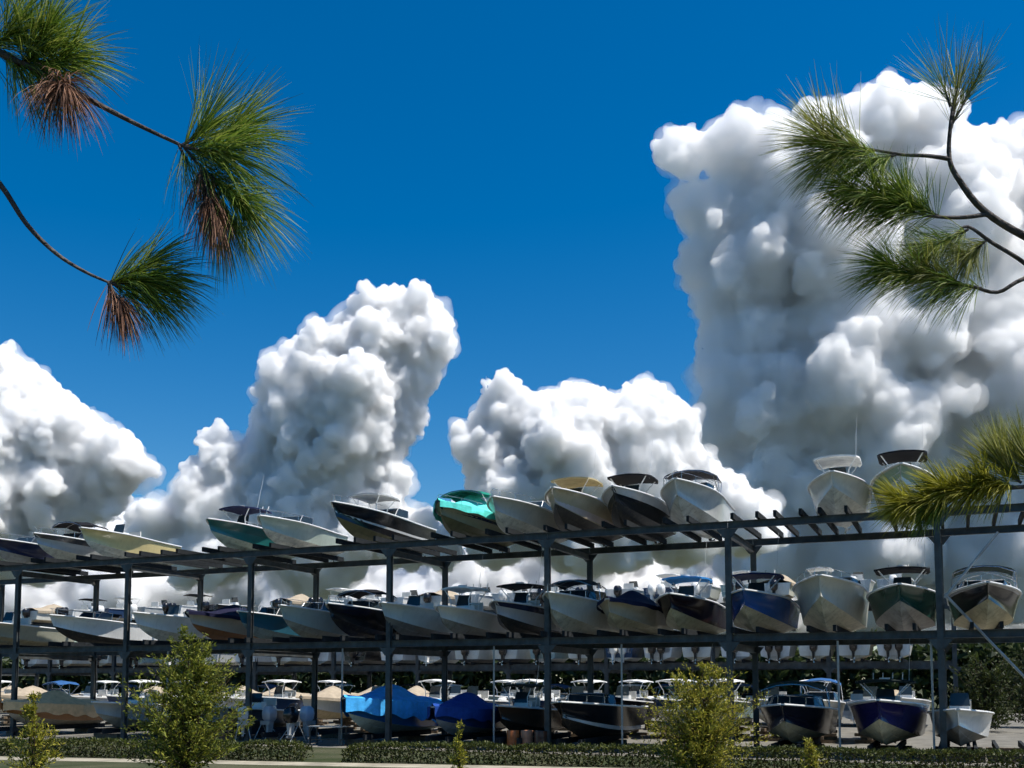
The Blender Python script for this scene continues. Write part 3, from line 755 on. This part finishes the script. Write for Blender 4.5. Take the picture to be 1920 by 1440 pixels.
def smooth(pts, n=4):
    out = []
    for i in range(len(pts) - 1):
        p0 = pts[max(0, i - 1)]; p1 = pts[i]; p2 = pts[i + 1]; p3 = pts[min(len(pts) - 1, i + 2)]
        for k in range(n):
            t = k / n
            out.append(.5 * ((2 * p1) + (p2 - p0) * t + (2 * p0 - 5 * p1 + 4 * p2 - p3) * t * t + (3 * p1 - p0 - 3 * p2 + p3) * t ** 3))
    out.append(pts[-1]); return out
def pine(name_label, base, top, seed, boughs, rad=.16):
    """boughs: dicts with world points and shoots"""
    rng = random.Random(seed); base = Vector(base); top = Vector(top)
    r = thing('pine_tree', name_label, 'tree', base, 0, 'longleaf pines beside the camera')
    m = MB(); tp = []
    for k in range(12):
        f = k / 11; tp.append((top - base) * f + Vector((.05 * math.sin(f * 5 + seed), .05 * math.cos(f * 4), 0)))
    m.tube(tp, rad, 14, .04); tr = m.build('trunk', PINEBARK, r, 60)
    for b in boughs:
        pts = [Vector(p) - base for p in b['pts']]
        # root the bough inside the trunk at a lower or equal height
        zr = pts[0].z - .15; f = max(.02, min(.98, zr / (top - base).z)); rt = (top - base) * f
        path = smooth([rt] + pts) if b.get('root', True) else smooth(pts)
        m = MB(); n = len(path); r0 = b.get('r', .014)
        m.tube(path, [max(.0032, r0 * (1 - .72 * i / n)) for i in range(n)], 7)
        bo = m.build('bough', PINEBARK, r, 60)
        for sh in b['shoots']:
            a = Vector(sh['a']) - base; c = Vector(sh['b']) - base
            ax = smooth([a, a.lerp(c, .5) + Vector((0, 0, -.006)), c], 3)
            m = MB(); m.tube(ax, .006, 6, .0035); m.build('twig', PINEBARK, bo, 60)
            m = MB(); needles(m, rng, ax, sh['n'], sh['ln'], sh['sp'], Vector(sh.get('bias', (0, 0, 0))), sh.get('droop', .25), sh.get('w', .0026))
            o = m.raw(sh.get('nm', 'needles'), sh.get('mat', NEEDLE_G), bo, True); o['kind'] = 'stuff'
    return r
DL = 3.2
def A(x, y, d=0): return at(x, y, DL + d)
pine('longleaf pine with sparse tufts hanging in from beside the clear blue sky', (-2.9, 3.9, mound(-2.9, 3.9)), (-2.6, 4.1, 9.5), 1, [
 dict(pts=[A(-160, 60, .1), A(20, 110), A(160, 183), A(250, 230), A(345, 275)], r=.016, shoots=[
   dict(a=A(345, 275), b=A(420, 285, -.04), n=330, ln=0.296, sp=1.1, bias=(.5, -.15, .15), droop=.28),
   dict(a=A(342, 273), b=A(385, 235, .03), n=190, ln=0.287, sp=.85, bias=(.1, .1, .45), droop=.08, w=.0021),
   dict(a=A(345, 275), b=A(440, 250, .03), n=260, ln=0.261, sp=.9, bias=(.5, .1, .2), droop=.22),
   dict(a=A(345, 275), b=A(385, 320), n=60, ln=0.174, sp=1.2, bias=(.2, -.1, -.1), droop=.3),
   dict(a=A(385, 320), b=A(450, 380, -.05), n=330, ln=0.270, sp=1.0, bias=(.55, -.1, -.05), droop=.32),
   dict(a=A(385, 320), b=A(415, 400, .03), n=260, ln=0.261, sp=.9, bias=(.45, .1, -.2), droop=.35),
   dict(a=A(375, 308), b=A(398, 385, -.10), n=330, ln=0.235, sp=.7, bias=(.08, 0, -.8), droop=.5, mat=NEEDLE_B, nm='dead_needles'),
   dict(a=A(335, 270), b=A(352, 300), n=70, ln=0.278, sp=.7, bias=(-.12, 0, -.75), droop=.45, w=.0018),
   dict(a=A(40, 118), b=A(85, 70), n=420, ln=.25, sp=1.25, bias=(.3, -.1, .35), droop=.25),
   dict(a=A(60, 128), b=A(130, 105), n=260, ln=.22, sp=1.1, bias=(.35, -.1, .2), droop=.25),
   dict(a=A(-40, 92), b=A(30, 60), n=420, ln=.28, sp=1.25, bias=(.1, -.1, .3), droop=.3),
   dict(a=A(10, 107), b=A(60, 120), n=260, ln=.25, sp=1.0, bias=(0, 0, -.5), droop=.5),
   dict(a=A(90, 142), b=A(125, 160, -.08), n=420, ln=.22, sp=1.1, bias=(-.1, 0, -.6), droop=.55, mat=NEEDLE_B, nm='dead_needles')]),
 dict(pts=[A(-170, 200, .1), A(-60, 290), A(0, 345), A(50, 420), A(105, 475), A(160, 510), A(205, 530)], r=.013, shoots=[
   dict(a=A(205, 530), b=A(285, 522), n=330, ln=.24, sp=.9, bias=(.6, -.15, -.2), droop=.35),
   dict(a=A(205, 530), b=A(275, 495), n=230, ln=.21, sp=.9, bias=(.45, .1, .15), droop=.2),
   dict(a=A(205, 530), b=A(270, 545), n=170, ln=.23, sp=.8, bias=(.5, .1, -.5), droop=.35),
   dict(a=A(203, 529), b=A(225, 560, -.05), n=260, ln=.21, sp=.6, bias=(.05, 0, -.85), droop=.45, mat=NEEDLE_B, nm='dead_needles')])])
DL = 4.3
pine('longleaf pine with dense twisted boughs crossing the great thundercloud', (3.35, 5.0, mound(3.35, 5.0)), (3.1, 4.9, 10), 2, [
 dict(pts=[A(2050, 500, .1), A(1925, 445), A(1845, 395), A(1800, 340), A(1780, 298), A(1782, 235), A(1790, 180)], r=.020, shoots=[
   dict(a=A(1784, 240), b=A(1795, 165), n=170, ln=.26, sp=.7, bias=(.1, 0, .5), droop=.05, mat=NEEDLE_Y, w=.002),
   dict(a=A(1784, 235), b=A(1840, 130), n=110, ln=.2, sp=.6, bias=(.2, 0, .4), droop=.05, mat=NEEDLE_G, w=.0024),
   dict(a=A(1782, 200), b=A(1770, 160), n=80, ln=.28, sp=.8, bias=(-.4, 0, .3), droop=.0, mat=NEEDLE_G, w=.002)]),
 dict(root=False, pts=[A(1780, 298), A(1735, 292), A(1690, 290), A(1620, 278), A(1560, 268)], r=.010, shoots=[
   dict(a=A(1620, 278), b=A(1545, 262), n=465, ln=.30, sp=1.15, bias=(-.3, -.1, .45), droop=.1, mat=NEEDLE_Y),
   dict(a=A(1640, 282), b=A(1560, 285), n=496, ln=.28, sp=1.1, bias=(-.45, -.1, -.3), droop=.25),
   dict(a=A(1680, 290), b=A(1630, 300), n=310, ln=.24, sp=1.1, bias=(-.2, 0, -.4), droop=.25)]),
 dict(root=False, pts=[A(1850, 402), A(1800, 408), A(1745, 405), A(1690, 392), A(1640, 372)], r=.010, shoots=[
   dict(a=A(1720, 400), b=A(1640, 370), n=651, ln=.26, sp=1.15, bias=(-.4, -.1, .05), droop=.3),
   dict(a=A(1760, 405), b=A(1690, 372), n=589, ln=.22, sp=1.1, bias=(-.1, 0, .35), droop=.2),
   dict(a=A(1650, 375), b=A(1590, 350), n=403, ln=.24, sp=1.0, bias=(-.3, 0, -.45), droop=.35)]),
 dict(pts=[A(2040, 600, .1), A(1930, 500), A(1860, 455), A(1815, 425), A(1790, 440), A(1745, 465)], r=.012, shoots=[
   dict(a=A(1815, 430), b=A(1740, 470), n=403, ln=.2, sp=1.0, bias=(-.2, 0, .1), droop=.25),
   dict(a=A(1850, 450), b=A(1810, 480), n=310, ln=.2, sp=1.0, bias=(0, 0, -.1), droop=.25, mat=NEEDLE_Y)]),
 dict(pts=[A(2060, 480, .1), A(1925, 520), A(1870, 548), A(1815, 535), A(1740, 525), A(1680, 508)], r=.012, shoots=[
   dict(a=A(1740, 525), b=A(1665, 500), n=511, ln=.25, sp=1.1, bias=(-.35, -.1, .0), droop=.25),
   dict(a=A(1800, 530), b=A(1730, 505), n=356, ln=.2, sp=1.1, bias=(-.1, 0, .25), droop=.2, mat=NEEDLE_Y),
   dict(a=A(1840, 540), b=A(1770, 530), n=310, ln=.24, sp=1.0, bias=(-.2, 0, -.4), droop=.35)]),
 dict(pts=[A(2080, 860, .1), A(1960, 905), A(1890, 915), A(1820, 920), A(1750, 935), A(1710, 945)], r=.013, shoots=[
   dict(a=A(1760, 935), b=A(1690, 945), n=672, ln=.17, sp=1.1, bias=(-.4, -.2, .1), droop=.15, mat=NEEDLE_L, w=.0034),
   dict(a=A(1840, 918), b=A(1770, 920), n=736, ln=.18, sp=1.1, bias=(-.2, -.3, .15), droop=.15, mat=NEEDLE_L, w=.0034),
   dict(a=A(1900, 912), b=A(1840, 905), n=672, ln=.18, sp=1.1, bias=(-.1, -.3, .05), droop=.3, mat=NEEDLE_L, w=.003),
   dict(a=A(1915, 905), b=A(1885, 880), n=368, ln=.26, sp=.7, bias=(-.05, 0, .7), droop=.0, mat=NEEDLE_Y),
   dict(a=A(1960, 900), b=A(1925, 870), n=368, ln=.26, sp=.7, bias=(.0, 0, .6), droop=.05, mat=NEEDLE_Y),
   dict(a=A(1780, 935), b=A(1735, 960), n=288, ln=.14, sp=.9, bias=(-.1, 0, -.3), droop=.2)])])

# ------------------------------------------------------------------ loose things standing in the ground tier
def rk(px, z, off):                       # a point before / behind the rack's face at that column
    p = P0 - U * along(px, z, off) - N * off
    return Vector((p.x, p.y, 0))
def motor_stand(px, off, label, col, rz):
    p = rk(px, .8, off); r = thing('outboard_motor', label, 'outboard motor', (p.x, p.y, .012), rz, None)
    m = MB(); sec = []
    for (z, w_, f_, b_) in ((1.05, .17, .2, .24), (1.2, .25, .32, .36), (1.48, .27, .36, .4), (1.72, .24, .32, .34), (1.86, .15, .2, .2)):
        sec.append([(-w_, -f_ * .8, z), (-w_ * .6, -f_, z), (w_ * .6, -f_, z), (w_, -f_ * .8, z), (w_, b_ * .7, z), (w_ * .6, b_, z), (-w_ * .6, b_, z), (-w_, b_ * .7, z), (-w_, -f_ * .8, z)])
    m.grid(sec); m.add(sec[-1][:-1], [tuple(range(8))]); m.add(sec[0][:-1], [tuple(range(8))[::-1]]); m.build('cowling', gel(col), r, 45)
    m = MB(); m.hexa([(-.05, -.15, .3), (.05, -.15, .3), (.05, .15, .3), (-.05, .15, .3)], [(-.12, -.18, 1.06), (.12, -.18, 1.06), (.12, .2, 1.06), (-.12, .2, 1.06)])
    m.box((0, .05, .46), (.3, .42, .025)); m.tube([(0, -.22, .34), (0, 0, .34), (0, .28, .34)], [.02, .07, .05], 7); m.build('lower_unit', gel(GREY), r, 40)
    m = MB()
    for s in (-1, 1):
        m.tube([(s * .4, -.75, .03), (s * .22, -.32, 1.0), (s * .4, .5, .03)], .025, 6)
    m.box((0, -.32, 1.0), (.6, .08, .2)); m.tube([(-.42, -.75, .03), (.42, -.75, .03)], .025, 6); m.tube([(-.42, .5, .03), (.42, .5, .03)], .025, 6)
    m.build('stand', RACKL, r)
motor_stand(455, .2, 'pale outboard motor on a stand in the first empty ground berth', (.5, .5, .5), .3)
motor_stand(505, -.8, 'grey outboard motor on a stand beside the pale one', (.4, .4, .42), -.5)
motor_stand(545, .3, 'black outboard motor on a stand beside the grey one', BLACK, 2.6)
motor_stand(575, -1.5, 'pale blue outboard motor on a stand near the grey workbench', (.45, .5, .6), .8)
def drum(px, off, label, col):
    p = rk(px, .4, off); m = MB(); n = 20
    prof_ = [(.0, 0), (.28, 0), (.29, .02), (.285, .29), (.297, .30), (.285, .31), (.285, .58), (.297, .59), (.285, .60), (.29, .86), (.28, .88), (.26, .87), (0, .87)]
    m.grid([[(r_ * math.cos(2 * math.pi * k / n), r_ * math.sin(2 * math.pi * k / n), z) for k in range(n + 1)] for r_, z in prof_])
    o = m.build('oil_drum', paint('drum_paint', col, .45, .4, .2, dirt=.6), None, 30); o.location = (p.x, p.y, .012); tag(o, label, 'drum')
drum(962, .1, 'rusty orange oil drum between the blue cover and the black boat', (.42, .12, .03))
drum(988, -.1, 'faded salmon oil drum beside the rusty orange one', (.55, .25, .14))
drum(1014, .15, 'dark brown oil drum next to the black ground boat', (.09, .035, .02))
def bench(px, off):
    p = rk(px, .5, off); r = thing('workbench', 'grey topped workbench beside the sky blue tarpaulin', 'workbench', (p.x, p.y, .012), -PHI)
    m = MB(); m.box((0, 0, .92), (1.9, .75, .05)); m.build('bench_top', gel((.45, .45, .43)), r)
    for x in (-.85, .85):
        for y in (-.3, .3):
            m = MB(); m.box((x, y, .45), (.07, .07, .89)); m.build('leg', RACK, r)
    m = MB(); m.box((0, 0, .28), (1.62, .52, .03)); m.build('shelf', WOOD, r)
bench(615, .6)
# ------------------------------------------------------------------ clouds: billowed closed shells kilometres away
def cloud_mat(dens):
    m = bpy.data.materials.new('cloud'); m.use_nodes = True
    t = m.node_tree; t.nodes.clear()
    o = t.nodes.new('ShaderNodeOutputMaterial')
    d = t.nodes.new('ShaderNodeVolumeScatter'); d.inputs['Color'].default_value = (.9945, .9972, .9995, 1)  # slight red loss puts the blue of shaded cloud into the scatter colour
    d.inputs['Density'].default_value = dens; d.inputs['Anisotropy'].default_value = .25
    t.links.new(d.outputs[0], o.inputs['Volume'])
    return m
SC.cycles.volume_bounces = 16; SC.cycles.max_bounces = 18; SC.cycles.adaptive_threshold = .08
ICO = {}
def ico(sub):
    if sub not in ICO:
        b = bmesh.new(); bmesh.ops.create_icosphere(b, subdivisions=sub, radius=1)
        b.verts.ensure_lookup_table()
        ICO[sub] = (np.array([v.co[:] for v in b.verts]), np.array([[v.index for v in f.verts] for f in b.faces]))
        b.free()
    return ICO[sub]
def make_cloud(label, depth, blobs, seed, voxel, up=0.35, flat=0.75, levels=(9, 7, 4), dens=.055, florets=1.0):
    """blobs: (px, py, radius px, depth offset in radii)"""
    rng = random.Random(seed)
    s = depth / F
    balls = []
    for (px, py, r, dz) in blobs:
        rr = r * s
        balls.append((at(px, py, depth + dz * rr), rr))
    cur = list(balls)
    for n, (lo, hi) in zip(levels, ((.34, .55), (.30, .5), (.28, .5))):
        nxt = []
        for c, r in cur:
            for k in range(n):
                v = Vector((rng.gauss(0, 1), rng.gauss(-.45, 1), rng.gauss(up, 1))).normalized()
                q = r * rng.uniform(lo, hi)
                p = c + v * (r * rng.uniform(.72, .98))
                nxt.append((p, q))
        balls += nxt; cur = nxt
    org = balls[0][0].copy()
    ob = shell('cloud', balls, org, voxel, 1.0, ((30, 7), (12, 5), (5, 3.6), (2.4, 2.0)), dens, seed, florets)
    ob.location = org
    ob['label'] = label; ob['category'] = 'cloud'; ob['group'] = 'cumulus clouds'
    ve = shell('veil', [b for b in balls], org, voxel * 1.7, 1.10, ((16, 9), (6, 6), (2.6, 3)), dens * .14, seed + 5, .6)
    ve.parent = ob
    return ob
def shell(name, balls, org, voxel, grow, disp, dens, seed, florets=1.0):
    V = []; Fa = []; n0 = 0
    for c, r in balls:
        v, f = ico(2 if r > 12 * voxel else 1)
        V.append(v * (r * grow) + np.array(c[:])); Fa.append(f + n0); n0 += len(v)
    V = np.concatenate(V) - np.array(org[:]); Fa = np.concatenate(Fa)
    me = bpy.data.meshes.new('cloud_src'); me.from_pydata(V.tolist(), [], Fa.tolist())
    ob = bpy.data.objects.new(name, me); COL.objects.link(ob)
    md = ob.modifiers.new('r', 'REMESH'); md.mode = 'VOXEL'; md.voxel_size = voxel
    for size, st in disp:
        tx = bpy.data.textures.new('billow', 'CLOUDS'); tx.noise_scale = size * voxel; tx.noise_depth = 2; tx.noise_basis = 'IMPROVED_PERLIN'
        dm = ob.modifiers.new('d', 'DISPLACE'); dm.texture = tx; dm.texture_coords = 'LOCAL'; dm.strength = st * voxel; dm.mid_level = .5
    md = ob.modifiers.new('r2', 'REMESH'); md.mode = 'VOXEL'; md.voxel_size = voxel * .75
    for size, st in ((8, 4.4), (3.6, 2.4)):          # cauliflower: rounded cells bulging out of the shell
        tx = bpy.data.textures.new('florets', 'VORONOI'); tx.noise_scale = size * voxel; tx.distance_metric = 'DISTANCE'
        dm = ob.modifiers.new('d', 'DISPLACE'); dm.texture = tx; dm.texture_coords = 'LOCAL'; dm.strength = -st * voxel * florets; dm.mid_level = .5
    dg = bpy.context.evaluated_depsgraph_get()
    nm = bpy.data.meshes.new_from_object(ob.evaluated_get(dg))
    ob.modifiers.clear(); ob.data = nm; bpy.data.meshes.remove(me)
    # keep only the outer shell: no stray crumbs, no hollow pockets
    ne = len(nm.edges); ev = np.empty(ne * 2, np.int32); nm.edges.foreach_get('vertices', ev); ev = ev.reshape(-1, 2)
    lab = np.arange(len(nm.vertices))
    while True:
        mn = np.minimum(lab[ev[:, 0]], lab[ev[:, 1]]); old = lab.copy()
        np.minimum.at(lab, ev[:, 0], mn); np.minimum.at(lab, ev[:, 1], mn)
        lab = lab[lab]; lab = lab[lab]
        if np.array_equal(lab, old): break
    big = np.bincount(lab).argmax()
    if (lab != big).any():
        bm = bmesh.new(); bm.from_mesh(nm); bm.verts.ensure_lookup_table()
        bmesh.ops.delete(bm, geom=[bm.verts[i] for i in np.nonzero(lab != big)[0]], context='VERTS')
        bm.to_mesh(nm); bm.free()
    nm.materials.clear(); nm.materials.append(cloud_mat(dens))
    return ob
CL = []
CL.append(make_cloud('white cumulus bank sloping down to the right beside the pine branch', 5200, [
 (-60,860,150,0),(40,760,85,0),(30,720,55,0),(110,830,90,0),(185,880,75,0),(245,885,42,0),(-20,960,120,0),(110,930,80,0),(60,1010,90,.3),(-160,900,200,.4),(190,930,50,.2)], 3, 12))
CL.append(make_cloud('tall leaning white cumulus tower with a knobbed top', 4800, [
 (735,590,62,0),(800,640,55,0),(690,660,85,0),(590,690,75,0),(540,735,55,0),(640,770,110,0),(590,830,90,.2),(690,830,70,.1),(420,870,55,0),(380,930,60,0),(480,930,80,.2),(310,975,50,0),(280,1010,45,.1),(560,930,80,0),(640,920,75,0),(700,960,60,0),(420,1010,90,.3),(770,1010,55,.2),(830,1030,40,.2),(775,695,58,0),(745,750,60,0),(715,815,62,0),(560,790,70,0),(500,850,60,.1),(660,860,80,-.1),(600,1030,100,.3)], 8, 11))
CL.append(make_cloud('low broad white cumulus standing before the big thundercloud', 4700, [
 (945,790,65,0),(920,850,60,0),(1010,800,55,0),(1070,790,55,0),(1130,800,60,0),(1215,775,52,0),(1265,810,50,0),(1060,880,110,0),(1200,880,100,0),(960,930,90,.1),(1300,890,50,0),(1340,930,50,.1),(1100,980,110,.2),(1270,980,90,.2),(1390,990,60,.3),(930,1000,70,.2)], 21, 11))
CL.append(make_cloud('huge grey-based thundercloud with bright heads behind the pine', 7000, [
 (1290,285,48,0),(1250,280,28,0),(1370,290,60,0),(1440,320,75,0),(1330,400,62,0),(1310,480,38,0),(1560,290,90,0.13),(1660,240,85,0),(1740,300,80,0.13),(1830,330,80,0.13),(1920,300,70,0),(1400,520,110,0.21),(1550,450,150,0.13),(1750,450,150,0.21),(1930,430,120,0.21),(1390,650,90,0.29),(1420,780,110,0.29),(1600,640,170,0.21),(1820,620,150,0.21),(1600,800,180,0.42),(1830,780,170,0.42),(1450,920,110,0.50),(1650,930,150,0.50),(1880,930,150,0.50),(1345,560,45,0.21),(2080,500,200,0.29),(2080,800,220,0.42),(1600,1040,130,0.50),(1850,1050,140,0.50),(1420,1040,90,0.50)], 33, 18, dens=.019, florets=.55))
bank = [(x, 1120 + 30 * math.sin(x * .011), 85 + 25 * math.sin(x * .023 + 1), 0) for x in range(-260, 2300, 105)]
bank += [(x, 1040 + 25 * math.sin(x * .017 + 2), 62 + 18 * math.sin(x * .031), .5) for x in range(-220, 2250, 118)]
CL.append(make_cloud('long hazy white cloud bank low above the horizon behind the rack', 9500, bank, 41, 30, dens=.018))
